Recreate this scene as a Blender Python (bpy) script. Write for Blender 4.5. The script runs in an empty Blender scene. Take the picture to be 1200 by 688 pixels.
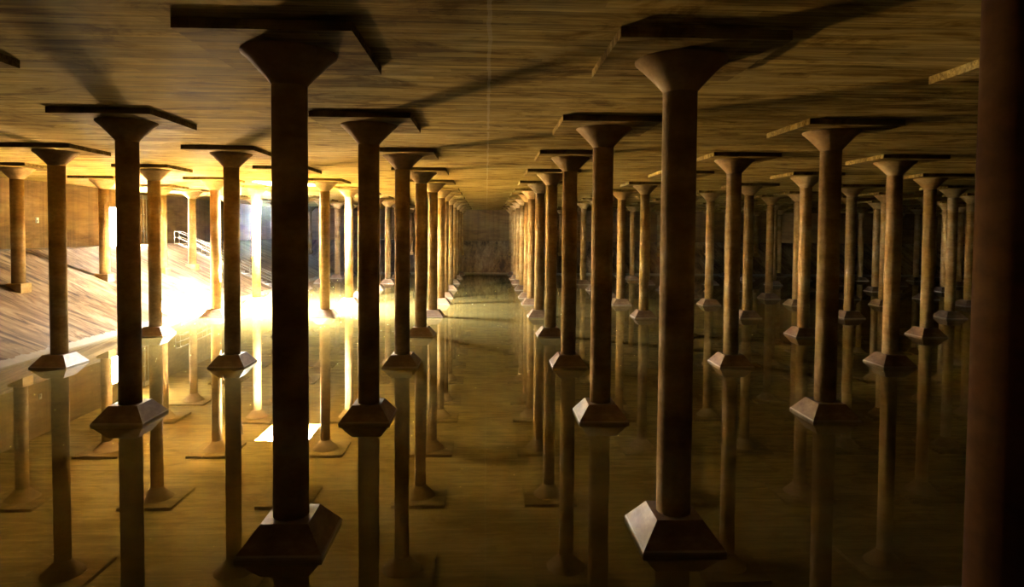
import bpy, bmesh, math, random
from mathutils import Vector, Matrix
random.seed(4)
sc = bpy.context.scene
C = sc.collection

# ------------------------------------------------------------------ camera
F_PX, CY = 746.75, 297.25
yaw, pitch, roll = 0.0404, 0.0341, 0.0079
CAM_Z = 4.887
vx = Vector((math.cos(yaw), -math.sin(yaw), 0))
vf = Vector((math.sin(yaw)*math.cos(pitch), math.cos(yaw)*math.cos(pitch), -math.sin(pitch)))
vu = Vector((math.sin(yaw)*math.sin(pitch), math.cos(yaw)*math.sin(pitch), math.cos(pitch)))
c_, s_ = math.cos(roll), math.sin(roll)
right = vx*c_ + vu*s_
up = vu*c_ - vx*s_
cd = bpy.data.cameras.new('camera')
cam = bpy.data.objects.new('camera', cd)
C.objects.link(cam)
m = Matrix((right, up, -vf)).transposed().to_4x4()
m.translation = Vector((0.0006, 0, CAM_Z))
cam.matrix_world = m
cd.sensor_fit = 'HORIZONTAL'
cd.sensor_width = 36
cd.lens = F_PX/1200*36
cd.shift_y = -(344-CY)/1200
cd.clip_start = 0.05
cd.clip_end = 400
sc.camera = cam

# ------------------------------------------------------------------ light
EXPOSURE = 1.12
SUN = 8500.0
SKY = 540.0
w = bpy.data.worlds.new('sky'); sc.world = w; w.use_nodes = True
bg = w.node_tree.nodes['Background']
bg.inputs[0].default_value = (1.0, 0.96, 0.87, 1)
bg.inputs[1].default_value = SKY

HX0, HX1, HY0, HY1 = -13.8, -10.65, 38.3, 41.65      # the roof hatch
sd = bpy.data.lights.new('sun', 'SUN')
sd.energy = SUN
sd.color = (1.0, 0.90, 0.72)
sd.angle = 0.009
sun = bpy.data.objects.new('sun', sd)
C.objects.link(sun)
sun.rotation_euler = Vector((-5.0, -2.8, -7.5)).to_track_quat('-Z', 'Y').to_euler()
sun.location = (0, 40, 30)

def portal(name, loc, direction, sx, sy):
    d = bpy.data.lights.new(name, 'AREA')
    d.shape = 'RECTANGLE'; d.size = sx; d.size_y = sy
    d.cycles.is_portal = True
    o = bpy.data.objects.new(name, d); C.objects.link(o)
    o.location = loc
    o.rotation_euler = Vector(direction).to_track_quat('-Z', 'Y').to_euler()
portal('hatch_daylight', ((HX0+HX1)/2, (HY0+HY1)/2, 8.6), (0, 0, -1), HX1-HX0, HY1-HY0)

vs = sc.view_settings
vs.view_transform = 'Standard'; vs.look = 'None'; vs.gamma = 1; vs.use_curve_mapping = False
vs.exposure = EXPOSURE
cy = sc.cycles
cy.max_bounces = 10; cy.diffuse_bounces = 2; cy.glossy_bounces = 4; cy.transparent_max_bounces = 12
cy.sample_clamp_indirect = 32
cy.use_guiding = True
cy.use_denoising = True

# ------------------------------------------------------------------ materials
class NT:
    def __init__(s, name):
        s.m = bpy.data.materials.new(name); s.m.use_nodes = True
        s.t = s.m.node_tree; s.n = s.t.nodes; s.l = s.t.links
        s.b = s.n['Principled BSDF']; s.out = s.n['Material Output']
        s.tc = s.n.new('ShaderNodeTexCoord')
    def map(s, scale, coord='Object'):
        mp = s.n.new('ShaderNodeMapping'); mp.inputs['Scale'].default_value = scale
        s.l.new(s.tc.outputs[coord], mp.inputs[0]); return mp.outputs[0]
    def noise(s, vec, scale=1, detail=4, rough=.6, dist=0):
        n = s.n.new('ShaderNodeTexNoise'); n.inputs['Scale'].default_value = scale
        n.inputs['Detail'].default_value = detail; n.inputs['Roughness'].default_value = rough
        n.inputs['Distortion'].default_value = dist
        s.l.new(vec, n.inputs['Vector']); return n.outputs[0]
    def ramp(s, fac, stops):
        r = s.n.new('ShaderNodeValToRGB'); e = r.color_ramp.elements
        while len(e) < len(stops): e.new(.5)
        for k, (p, c) in enumerate(stops):
            e[k].position = p
            e[k].color = (*c, 1) if isinstance(c, tuple) else (c, c, c, 1)
        s.l.new(fac, r.inputs[0]); return r.outputs[0]
    def mix(s, a, b, fac=1.0, mode='MULTIPLY'):
        x = s.n.new('ShaderNodeMix'); x.data_type = 'RGBA'; x.blend_type = mode
        for sock, v in ((x.inputs[0], fac), (x.inputs[6], a), (x.inputs[7], b)):
            if isinstance(v, (int, float)): sock.default_value = v
            elif isinstance(v, tuple): sock.default_value = (*v, 1)
            else: s.l.new(v, sock)
        return x.outputs[2]
    def math(s, op, a, b=0.0):
        x = s.n.new('ShaderNodeMath'); x.operation = op
        for sock, v in ((x.inputs[0], a), (x.inputs[1], b)):
            if isinstance(v, (int, float)): sock.default_value = v
            else: s.l.new(v, sock)
        return x.outputs[0]
    def bump(s, h, strength=.3, dist=.02):
        b = s.n.new('ShaderNodeBump'); b.inputs['Strength'].default_value = strength
        b.inputs['Distance'].default_value = dist
        s.l.new(h, b.inputs['Height']); s.l.new(b.outputs[0], s.b.inputs['Normal'])
    def done(s, col, rough=.85, spec=.2):
        if isinstance(col, tuple): s.b.inputs['Base Color'].default_value = (*col, 1)
        else: s.l.new(col, s.b.inputs['Base Color'])
        s.b.inputs['Roughness'].default_value = rough
        s.b.inputs['Specular IOR Level'].default_value = spec
        return s.m

def board_concrete(name, base, low=.42, seam=True):
    """concrete cast against boards that ran along X"""
    t = NT(name)
    fine = t.noise(t.map((.35, 14, 14)), 1, 5, .7)
    mid = t.noise(t.map((.12, 3.2, 3.2)), 1, 4, .6, .3)
    big = t.noise(t.map((.10, .16, .16)), 1, 3, .5)
    pits = t.noise(t.map((2.2, 16, 16)), 1, 3, .5)
    c = t.ramp(fine, [(.34, low), (.58, 1.0)])
    c = t.mix(c, t.ramp(mid, [(.3, .70), (.65, 1.0)]))
    c = t.mix(c, t.ramp(big, [(.3, (.86, .84, .72)), (.7, (1, 1, 1))]))
    c = t.mix(c, t.ramp(pits, [(.27, .2), (.34, 1.0)]))
    sp = t.n.new('ShaderNodeSeparateXYZ'); t.l.new(t.tc.outputs['Object'], sp.inputs[0])
    row = t.math('FLOOR', t.math('MULTIPLY', sp.outputs[1], 5.3))
    seg = t.math('FLOOR', t.math('ADD', t.math('MULTIPLY', sp.outputs[0], .31), t.math('MULTIPLY', row, .37)))
    cb = t.n.new('ShaderNodeCombineXYZ'); t.l.new(row, cb.inputs[0]); t.l.new(seg, cb.inputs[1])
    wn = t.n.new('ShaderNodeTexWhiteNoise'); t.l.new(cb.outputs[0], wn.inputs['Vector'])
    c = t.mix(c, t.ramp(wn.outputs[0], [(0.0, .66), (.7, 1.0)]))
    blot = t.noise(t.map((.45, 1.1, .6)), 1, 6, .7, 1.2)
    c = t.mix(c, t.ramp(blot, [(.38, (.42, .36, .22)), (.48, (.80, .76, .60)), (.60, (1, 1, 1))]))
    c = t.mix(c, base)
    if seam:                                   # pale joint along the middle of the aisle
        sep = t.n.new('ShaderNodeSeparateXYZ'); t.l.new(t.tc.outputs['Object'], sep.inputs[0])
        wob = t.math('MULTIPLY', t.noise(t.map((1, .9, 1)), 1, 3), .12)
        d = t.math('ABSOLUTE', t.math('SUBTRACT', t.math('ADD', sep.outputs[0], wob), .09))
        brk = t.noise(t.map((.5, 1.3, 1)), 1, 2)
        k = t.math('MULTIPLY', t.math('LESS_THAN', d, .03), t.math('GREATER_THAN', brk, .38))
        c = t.mix(c, (.62, .48, .24), t.math('MULTIPLY', k, .3), 'MIX')
    t.bump(fine, .35, .012)
    return t.done(c, .95, .03)

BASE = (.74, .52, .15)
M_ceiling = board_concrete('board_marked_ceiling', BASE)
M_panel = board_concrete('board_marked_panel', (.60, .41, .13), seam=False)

def column_concrete(name, tint=(1, 1, 1)):
    t = NT(name)
    oi = t.n.new('ShaderNodeObjectInfo')
    vec = t.n.new('ShaderNodeVectorMath'); vec.operation = 'ADD'
    comb = t.n.new('ShaderNodeCombineXYZ')
    for k in range(3): t.l.new(t.math('MULTIPLY', oi.outputs['Random'], 90.0+k*7), comb.inputs[k])
    t.l.new(t.map((1, 1, 1.5)), vec.inputs[0]); t.l.new(comb.outputs[0], vec.inputs[1])
    a = t.noise(vec.outputs[0], 1.1, 3, .5)
    b = t.noise(vec.outputs[0], 6, 5, .65)
    ring = t.noise(t.map((.05, .05, 3.3)), 1, 2, .5)
    c = t.ramp(a, [(.3, (.27, .155, .05)), (.52, (.40, .25, .09)), (.72, (.48, .34, .155))])
    c = t.mix(c, t.ramp(b, [(.3, .72), (.62, 1.0)]))
    c = t.mix(c, t.ramp(ring, [(.35, .85), (.55, 1.0)]))
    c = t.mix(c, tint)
    t.bump(b, .08, .005)
    return t.done(c, .9, .08)
M_col = column_concrete('column_concrete')
M_col_dark = column_concrete('shade_tinted_column_concrete', (.30, .20, .11))  # column concrete tinted dark red-brown: the nearest column's shade is in this colour

def wet_plinth():
    t = NT('stained_plinth_concrete')
    a = t.noise(t.map((1.3, 1.3, 3)), 1.4, 5, .65)
    sep = t.n.new('ShaderNodeSeparateXYZ'); t.l.new(t.tc.outputs['Object'], sep.inputs[0])
    c = t.ramp(a, [(.3, (.10, .055, .03)), (.55, (.20, .125, .075)), (.75, (.30, .22, .15))])
    lip = t.math('MULTIPLY', t.math('LESS_THAN', sep.outputs[2], .06), .4)
    c = t.mix(c, (.55, .50, .42), lip, 'MIX')
    t.bump(a, .4, .02)
    return t.done(c, .55, .4)
M_plinth = wet_plinth()

def slope_concrete(name, k=1.0, along_y=False):
    t = NT(name)
    sc3 = (lambda a, b: (b, a, a)) if along_y else (lambda a, b: (a, b, a))
    s1 = t.noise(t.map(sc3(.30, 1.1)), 1, 6, .7, .3 if along_y else 1.6)
    s2 = t.noise(t.map(sc3(1.0, 3.4)), 1, 5, .75, .8)
    s3 = t.noise(t.map((.16, .2, .16)), 1, 3, .5)
    c = t.ramp(s1, [(.38, (.09*k, .045*k, .02*k)), (.50, (.37*k, .23*k, .11*k)), (.66, (.62*k, .45*k, .26*k))])
    c = t.mix(c, t.ramp(s2, [(.3, .62), (.55, 1.0)]))
    c = t.mix(c, t.ramp(s3, [(.35, .65), (.6, 1.0)]))
    sep = t.n.new('ShaderNodeSeparateXYZ'); t.l.new(t.tc.outputs['Object'], sep.inputs[0])
    edge = t.math('ADD', sep.outputs[2], t.math('MULTIPLY', t.math('SUBTRACT', s2, .5), .25))
    c = t.mix(c, (.60*k, .55*k, .46*k), t.math('MULTIPLY', t.math('LESS_THAN', edge, .16), .75), 'MIX')
    t.bump(s2, .4, .03)
    return t.done(c, .8, .25)
M_slope = slope_concrete('dirt_streaked_bank_concrete', .5)
M_slope_far = slope_concrete('far_bank_concrete', .7, True)
M_slope_near = slope_concrete('bounce_darkened_bank_concrete', .4, True)  # bank concrete darkened so less light bounces onto the near columns

def wall_concrete():
    t = NT('stained_wall_concrete')
    a = t.noise(t.map((.35, .35, 1.4)), 1, 5, .65, .6)
    b = t.noise(t.map((.6, .6, 9)), 1, 4, .7)
    v = t.noise(t.map((2.4, 2.4, .12)), 1, 4, .6)
    c = t.ramp(a, [(.3, (.13, .07, .022)), (.55, (.24, .145, .052)), (.72, (.30, .195, .085))])
    c = t.mix(c, t.ramp(b, [(.3, .75), (.6, 1.0)]))
    c = t.mix(c, t.ramp(v, [(.32, .68), (.52, 1.0)]))
    t.bump(b, .3, .015)
    return t.done(c)
M_wall = wall_concrete()

def basin_silt():
    t = NT('silty_basin_concrete')
    a = t.noise(t.map((.25, .5, 1)), 1, 5, .6, .5)
    c = t.ramp(a, [(.35, (.13, .10, .035)), (.65, (.20, .16, .06))])
    return t.done(c, .9, .1)
M_basin = basin_silt()

def water():
    t = NT('still_water')
    t.n.remove(t.b)
    tr = t.n.new('ShaderNodeBsdfTransparent'); tr.inputs[0].default_value = (.88, .84, .58, 1)
    gl = t.n.new('ShaderNodeBsdfGlossy'); gl.inputs['Roughness'].default_value = .0
    gl.inputs[0].default_value = (1, 1, 1, 1)
    fr = t.n.new('ShaderNodeFresnel'); fr.inputs[0].default_value = 1.55
    nz = t.noise(t.map((.5, .8, 1)), 1.2, 2, .5)
    b = t.n.new('ShaderNodeBump'); b.inputs['Strength'].default_value = .02; b.inputs['Distance'].default_value = .02
    t.l.new(nz, b.inputs['Height']); t.l.new(b.outputs[0], gl.inputs['Normal'])
    mx = t.n.new('ShaderNodeMixShader')
    # suspended silt: the flatter the view through the shallow layer, the more of it is seen
    df = t.n.new('ShaderNodeBsdfDiffuse')
    cl = t.noise(t.map((.12, .25, 1)), 1, 4, .6, .8)
    t.l.new(t.ramp(cl, [(.3, (.52, .41, .13)), (.7, (.68, .55, .21))]), df.inputs[0])
    lw = t.n.new('ShaderNodeLayerWeight'); lw.inputs[0].default_value = .5
    cosv = t.math('MAXIMUM', t.math('SUBTRACT', 1.0, lw.outputs['Facing']), .02)
    fac = t.math('SUBTRACT', 1.0, t.math('EXPONENT', t.math('DIVIDE', -.06, cosv)))
    silt = t.n.new('ShaderNodeMixShader')
    t.l.new(fac, silt.inputs[0]); t.l.new(tr.outputs[0], silt.inputs[1]); t.l.new(df.outputs[0], silt.inputs[2])
    t.l.new(fr.outputs[0], mx.inputs[0]); t.l.new(silt.outputs[0], mx.inputs[1]); t.l.new(gl.outputs[0], mx.inputs[2])
    t.l.new(mx.outputs[0], t.out.inputs[0])
    return t.m
M_water = water()

def plain(name, col, rough=.6, metal=0.0):
    t = NT(name)
    a = t.noise(t.map((3, 3, 3)), 2, 4, .6)
    c = t.mix(t.ramp(a, [(.3, .8), (.6, 1.0)]), col)
    t.b.inputs['Metallic'].default_value = metal
    return t.done(c, rough, .4)
M_rail = plain('pale_painted_steel', (.16, .14, .10), .45)
M_pipe = plain('grey_steel_conduit', (.42, .40, .36), .4, .6)
M_shaft = plain('whitewashed_shaft_concrete', (.74, .70, .62), .9)
M_fix = plain('white_enamel', (.82, .82, .80), .4)

# ------------------------------------------------------------------ helpers
def mesh_obj(name, bm, mat, parent=None, smooth=False):
    me = bpy.data.meshes.new(name)
    bmesh.ops.recalc_face_normals(bm, faces=bm.faces)
    bm.to_mesh(me); bm.free()
    me.materials.append(mat)
    if smooth:
        for p in me.polygons: p.use_smooth = True
    o = bpy.data.objects.new(name, me); C.objects.link(o)
    if parent: o.parent = parent
    return o
def struct(name, bm, mat, label=None):
    o = mesh_obj(name, bm, mat); o['kind'] = 'structure'
    if label: o['label'] = label
    return o
def thing(name, label, cat, loc=(0, 0, 0), group=None):
    o = bpy.data.objects.new(name, None); C.objects.link(o)
    o.empty_display_size = .3
    o.location = loc; o['label'] = label; o['category'] = cat
    if group: o['group'] = group
    return o
def box(bm, x0, x1, y0, y1, z0, z1):
    v = [bm.verts.new((x, y, z)) for z in (z0, z1) for y in (y0, y1) for x in (x0, x1)]
    for f in ((0, 2, 3, 1), (4, 5, 7, 6), (0, 1, 5, 4), (2, 6, 7, 3), (0, 4, 6, 2), (1, 3, 7, 5)):
        bm.faces.new([v[i] for i in f])
def frustum(bm, levels):
    """square rings (half size, z) joined into one closed solid"""
    rings = []
    for h, z in levels:
        rings.append([bm.verts.new((sx*h, sy*h, z)) for sx, sy in ((-1, -1), (1, -1), (1, 1), (-1, 1))])
    for a, b in zip(rings, rings[1:]):
        for k in range(4):
            bm.faces.new((a[k], a[(k+1) % 4], b[(k+1) % 4], b[k]))
    bm.faces.new(rings[0][::-1]); bm.faces.new(rings[-1])
def lathe(bm, prof, n=40, cap=True):
    rings = []
    for r, z in prof:
        rings.append([bm.verts.new((r*math.cos(2*math.pi*k/n), r*math.sin(2*math.pi*k/n), z)) for k in range(n)])
    for a, b in zip(rings, rings[1:]):
        for k in range(n):
            bm.faces.new((a[k], a[(k+1) % n], b[(k+1) % n], b[k]))
    if cap:
        bm.faces.new(rings[0][::-1]); bm.faces.new(rings[-1])
def tube(bm, p, q, r, n=10):
    p, q = Vector(p), Vector(q); d = (q-p).normalized()
    a = d.orthogonal().normalized(); b = d.cross(a)
    R = []
    for c in (p, q):
        R.append([bm.verts.new(c + (a*math.cos(2*math.pi*k/n)+b*math.sin(2*math.pi*k/n))*r) for k in range(n)])
    for k in range(n):
        bm.faces.new((R[0][k], R[0][(k+1) % n], R[1][(k+1) % n], R[1][k]))
    bm.faces.new(R[0][::-1]); bm.faces.new(R[1])

# ------------------------------------------------------------------ the shell (water surface at z = 0)
CEIL = CAM_Z + 2.71 + .14
CREST = 3.69
FLOOR = -.08
FX0, FX1, FY0, FY1 = -16.9, 73.9, 8.45, 73.4        # where the banks meet the water
RUN, LEDGE = 7.9, 2.3
CX0, CX1, CY0, CY1 = FX0-RUN, FX1+RUN, FY0-RUN, FY1+RUN
WX0, WX1, WY0, WY1 = CX0-LEDGE, CX1+LEDGE, CY0-LEDGE, CY1+LEDGE
SL = CREST/RUN
def bank_z(x, y):
    """height of the bank or ledge surface at a point (negative over the basin)"""
    d = max(FX0-x, x-FX1, FY0-y, y-FY1)
    return min(CREST, d*SL)

# basin floor
bm = bmesh.new(); box(bm, FX0-1.5, FX1+1.5, FY0-1.5, FY1+1.5, FLOOR-.3, FLOOR)
struct('floor', bm, M_basin, 'silty concrete basin floor seen through the water')
# sloping banks, one on each side, mitred at the corners; each runs on under the water
DD = -FLOOR/SL + .3
def bank(name, a0, a1, b0, b1, l0, l1, label, mat=None):
    bm = bmesh.new()
    t = [bm.verts.new(v) for v in (a0, a1, b1, b0, l1, l0)]
    top1 = bm.faces.new((t[0], t[1], t[2], t[3])); top2 = bm.faces.new((t[3], t[2], t[4], t[5]))
    r = bmesh.ops.extrude_face_region(bm, geom=[top1, top2])
    for v in [g for g in r['geom'] if isinstance(g, bmesh.types.BMVert)]: v.co.z = -2.0
    return struct(name, bm, mat or M_slope, label)
zb = -DD*SL
ix0, ix1, iy0, iy1 = FX0+DD, FX1-DD, FY0+DD, FY1-DD
bank('trim_1', (ix0, iy0, zb), (ix0, iy1, zb), (CX0, CY0, CREST), (CX0, CY1, CREST), (WX0, WY0, CREST), (WX0, WY1, CREST),
     'dirt-streaked concrete bank sloping up to the left wall')
bank('trim_2', (ix0, iy1, zb), (ix1, iy1, zb), (CX0, CY1, CREST), (CX1, CY1, CREST), (WX0, WY1, CREST), (WX1, WY1, CREST),
     'concrete bank sloping up to the far wall', M_slope_far)
bank('trim_3', (ix1, iy1, zb), (ix1, iy0, zb), (CX1, CY1, CREST), (CX1, CY0, CREST), (WX1, WY1, CREST), (WX1, WY0, CREST),
     'concrete bank sloping up to the right wall')
bank('trim_4', (ix1, iy0, zb), (ix0, iy0, zb), (CX1, CY0, CREST), (CX0, CY0, CREST), (WX1, WY0, CREST), (WX0, WY0, CREST),
     'stained concrete bank below the camera, darkened to cut bounced light', M_slope_near)
# walls
DY0, DY1, DZ1 = 47.0, 49.6, CREST+2.75               # doorway in the left wall
T = .5
bm = bmesh.new()
box(bm, WX0-T, WX0, WY0-T, DY0, 2.5, CEIL+.1)
box(bm, WX0-T, WX0, DY1, WY1+T, 2.5, CEIL+.1)
box(bm, WX0-T, WX0, DY0, DY1, DZ1, CEIL+.1)
box(bm, WX0-T, WX0, DY0, DY1, 2.5, CREST)
struct('wall_left', bm, M_wall)
bm = bmesh.new(); box(bm, WX0-T, WX1+T, WY1, WY1+T, 2.5, CEIL+.1); struct('wall_back', bm, M_wall)
bm = bmesh.new(); box(bm, WX1, WX1+T, WY0-T, WY1+T, 2.5, CEIL+.1); struct('wall_right', bm, M_wall)
bm = bmesh.new(); box(bm, WX0-T, WX1+T, WY0-T, WY0, 2.5, CEIL+.1); struct('wall_front', bm, M_wall)
# ceiling with the hatch opening
bm = bmesh.new()
X = (WX0-T, HX0, HX1, WX1+T); Y = (WY0-T, HY0, HY1, WY1+T)
for i in range(3):
    for j in range(3):
        if (i, j) != (1, 1): box(bm, X[i], X[i+1], Y[j], Y[j+1], CEIL, CEIL+.3)
bmesh.ops.remove_doubles(bm, verts=bm.verts, dist=1e-4)
inner = {}
for f in bm.faces: inner.setdefault(tuple(round(c, 3) for c in f.calc_center_median()), []).append(f)
bmesh.ops.delete(bm, geom=[f for L in inner.values() if len(L) > 1 for f in L], context='FACES')
struct('ceiling', bm, M_ceiling)
# water
bm = bmesh.new()
vs_ = [bm.verts.new(p) for p in ((FX0-.02, FY0-.02, 0), (FX1+.02, FY0-.02, 0), (FX1+.02, FY1+.02, 0), (FX0-.02, FY1+.02, 0))]
bm.faces.new(vs_)
o = mesh_obj('water', bm, M_water); o['kind'] = 'stuff'; o['label'] = 'still shallow water mirroring columns and ceiling'; o['category'] = 'water'

# ------------------------------------------------------------------ hatch
ht = thing('roof_hatch', 'blazing white square daylight hatch in the ceiling, behind the nearest left column', 'hatch',
           ((HX0+HX1)/2, (HY0+HY1)/2, CEIL))
bm = bmesh.new()
hx, hy, H = (HX1-HX0)/2, (HY1-HY0)/2, .75
for a in ((-hx-.25, -hx, -hy-.25, hy+.25), (hx, hx+.25, -hy-.25, hy+.25), (-hx, hx, -hy-.25, -hy), (-hx, hx, hy, hy+.25)):
    box(bm, *a, .30, H)
mesh_obj('shaft_wall', bm, M_shaft, ht)

# ------------------------------------------------------------------ columns
PITCH_X, R0 = 6.1, .268
ROWS = [3.40, 10.05, 16.69, 23.32, 29.95, 36.55, 42.93, 47.2, 53.6, 59.8, 66.0, 71.8, 78.0]
CAPZ = CEIL - .14                                     # underside of the drop panels
def panel_bm():
    bm = bmesh.new(); box(bm, -1.21, 1.21, -1.21, 1.21, CAPZ, CEIL); return bm
def capital_bm():
    bm = bmesh.new(); lathe(bm, [(R0, CAPZ-.50), (R0+.015, CAPZ-.46), (.40, CAPZ-.33), (.60, CAPZ-.12), (.71, CAPZ-.025), (.715, CAPZ+.005)], 48); return bm
def shaft_bm(z0):
    bm = bmesh.new(); lathe(bm, [(R0+.004, z0), (R0, CAPZ-.49)], 48); return bm
def plinth_bm():
    bm = bmesh.new(); frustum(bm, [(.645, FLOOR), (.645, .035), (.36, .41)]); return bm
def block_bm():
    bm = bmesh.new(); frustum(bm, [(.34, -.45), (.34, .26), (.31, .29)]); return bm

def smooth_sides(o, ang=40):
    for p in o.data.polygons: p.use_smooth = len(p.vertices) == 4
    return o
def make_column(on_bank, z, M_col=M_col):
    t = thing('concrete_column', '', 'column')
    smooth_sides(mesh_obj('shaft', shaft_bm((z+.2) if on_bank else .35), M_col, t))
    smooth_sides(mesh_obj('capital', capital_bm(), M_col, t))
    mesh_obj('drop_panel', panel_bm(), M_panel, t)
    if on_bank:
        b = mesh_obj('base_block', block_bm(), M_col, t); b.location.z = z
    else:
        mesh_obj('plinth', plinth_bm(), M_plinth, t)
    return t
def copy_column(src):
    t = src.copy(); C.objects.link(t)
    for ch in list(src.children):
        c = ch.copy(); C.objects.link(c); c.parent = t
    return t
ORD = ['', 'first', 'second', 'third', 'fourth', 'fifth', 'sixth', 'seventh', 'eighth', 'ninth', 'tenth', 'eleventh', 'twelfth']
LOOK = {}
def project(p):
    d = Vector(p) - cam.matrix_world.translation
    z = d.dot(vf)
    return (600 + F_PX*d.dot(right)/z, CY - F_PX*d.dot(up)/z, z)
protos = {}
columns = []
for r, y in enumerate(ROWS):
    for i in range(-3, 12):
        x = (i-.5)*PITCH_X
        if r == 0 and i != 1: continue
        if r == 1 and i not in (-1, 0, 1, 2): continue
        if r >= 2:
            u = project((x, y, 4))[0]
            if u < -75 or u > 1200: continue
        z = bank_z(x, y)
        on = z > -.2
        key = ('bank', round(z, 2)) if on else 'water'
        if key not in protos:
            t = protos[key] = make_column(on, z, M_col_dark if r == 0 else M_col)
        else:
            t = copy_column(protos[key])
        t.location = (x + (-.03 if r == 0 else 0), y, 0)
        side = f"{ORD[1-i]} left" if i < 1 else f"{ORD[i]} right"
        n = 1-i if i < 1 else i
        look = 'dark silhouetted' if r <= 2 or (r <= 4 and i in (-1, 0)) else ('pale sunlit' if (r, i) in ((6, -2), (6, -1), (5, -1), (6, -3), (7, -3)) else
               ('amber side-lit' if i > 0 else 'golden-lit'))
        where = 'on the sloping bank' if on else 'standing in the water'
        if r == 0:
            lab = 'very near shade-darkened rust-brown column cut by the right edge of the picture'
        else:
            lab = f"{look} concrete column in the {ORD[r]} row from camera, {side} of central aisle"
            if on: lab = f"{look} column on the bank, {ORD[r]} row from camera, {side} of central aisle"
        t['label'] = lab
        t['kind'] = 'thing'
        t['group'] = 'concrete columns on sloping banks' if on else 'concrete columns standing in the water'
        columns.append((r, i, t))

# ------------------------------------------------------------------ stair railing down the left bank
def railing(y, label):
    t = thing('handrail', label, 'handrail', (CX0, y, CREST), 'handrails of the bank steps')
    p0 = (-.15, 0, 0); L = RUN-.3
    for h, nm in ((1.02, 'top_rail'), (.55, 'middle_rail')):
        bm = bmesh.new()
        tube(bm, (-.25, 0, h), (0, 0, h), .03); tube(bm, (0, 0, h), (L, 0, h-L*SL), .03)
        mesh_obj(nm, bm, M_rail, t, True)
    n = 5
    for k in range(n):
        xx = -.25 if k == 0 else L*k/(n-1)
        zz = min(0, -xx*SL)
        bm = bmesh.new(); tube(bm, (xx, 0, zz-.1), (xx, 0, zz+1.02), .028)
        mesh_obj('post', bm, M_rail, t, True)
railing(52.3, 'pale steel handrail down the left bank, nearer of the pair')
railing(53.1, 'pale steel handrail down the left bank, farther of the pair')
st = thing('bank_steps', 'narrow concrete steps between the two handrails on the left bank', 'steps', (CX0, 52.7, CREST))
bm = bmesh.new()
n = 22
for k in range(n):
    x0 = RUN*k/n; box(bm, x0, x0+RUN/n+.001, -.35, .35, -RUN/n*SL*(k+1)-.25, -RUN/n*SL*k+.02)
mesh_obj('treads', bm, M_slope, st)

# ------------------------------------------------------------------ left wall fittings
t = thing('wall_conduit', 'grey vertical conduit with a junction box, on the left wall beside the doorway', 'conduit', (WX0, 51.4, CREST))
bm = bmesh.new(); tube(bm, (.09, 0, .05), (.09, 0, 3.6), .05); mesh_obj('conduit_pipe', bm, M_pipe, t, True)
bm = bmesh.new(); tube(bm, (.09, .45, .05), (.09, .45, 3.6), .03); mesh_obj('conduit_pipe', bm, M_pipe, t, True)
bm = bmesh.new(); box(bm, 0, .22, -.3, .7, 3.55, 3.85); mesh_obj('junction_box', bm, M_pipe, t)
for z in (1.0, 2.3):
    bm = bmesh.new(); box(bm, 0, .13, -.12, .12, z, z+.06); mesh_obj('bracket', bm, M_pipe, t)
t = thing('wall_plate', 'small white enamel plate fixed to the left wall', 'plate', (WX0, 39.6, CAM_Z+.5))
bm = bmesh.new(); box(bm, 0, .05, -.11, .11, -.18, .14); mesh_obj('plate', bm, M_fix, t)
bm = bmesh.new(); box(bm, .05, .08, -.06, .02, -.14, .0); mesh_obj('dark_mark', bm, M_pipe, t)
t = thing('hanging_rod', 'thin pale rod hanging from the ceiling beside the bright hatch', 'rod', (-15.0, 39.6, CEIL))
bm = bmesh.new(); tube(bm, (0, 0, -.75), (0, 0, 0), .035); mesh_obj('rod', bm, M_rail, t, True)
bm = bmesh.new(); lathe(bm, [(.1, -.03), (.1, 0)], 16); mesh_obj('ceiling_plate', bm, M_rail, t)

# ------------------------------------------------------------------ haze hanging in the daylight below the hatch
hm = bpy.data.materials.new('pale_haze'); hm.use_nodes = True
nt = hm.node_tree; nt.nodes.remove(nt.nodes['Principled BSDF'])
vsx = nt.nodes.new('ShaderNodeVolumeScatter')
vsx.inputs['Color'].default_value = (.88, .93, 1, 1); vsx.inputs['Density'].default_value = .00028
vsx.inputs['Anisotropy'].default_value = .3
nt.links.new(vsx.outputs[0], nt.nodes['Material Output'].inputs['Volume'])
bm = bmesh.new(); box(bm, -26.5, -4.5, 33.5, 62.0, .02, CEIL-.01)
o = mesh_obj('haze', bm, hm); o['kind'] = 'stuff'; o['label'] = 'thin bluish haze hanging in the daylight below the hatch'; o['category'] = 'haze'
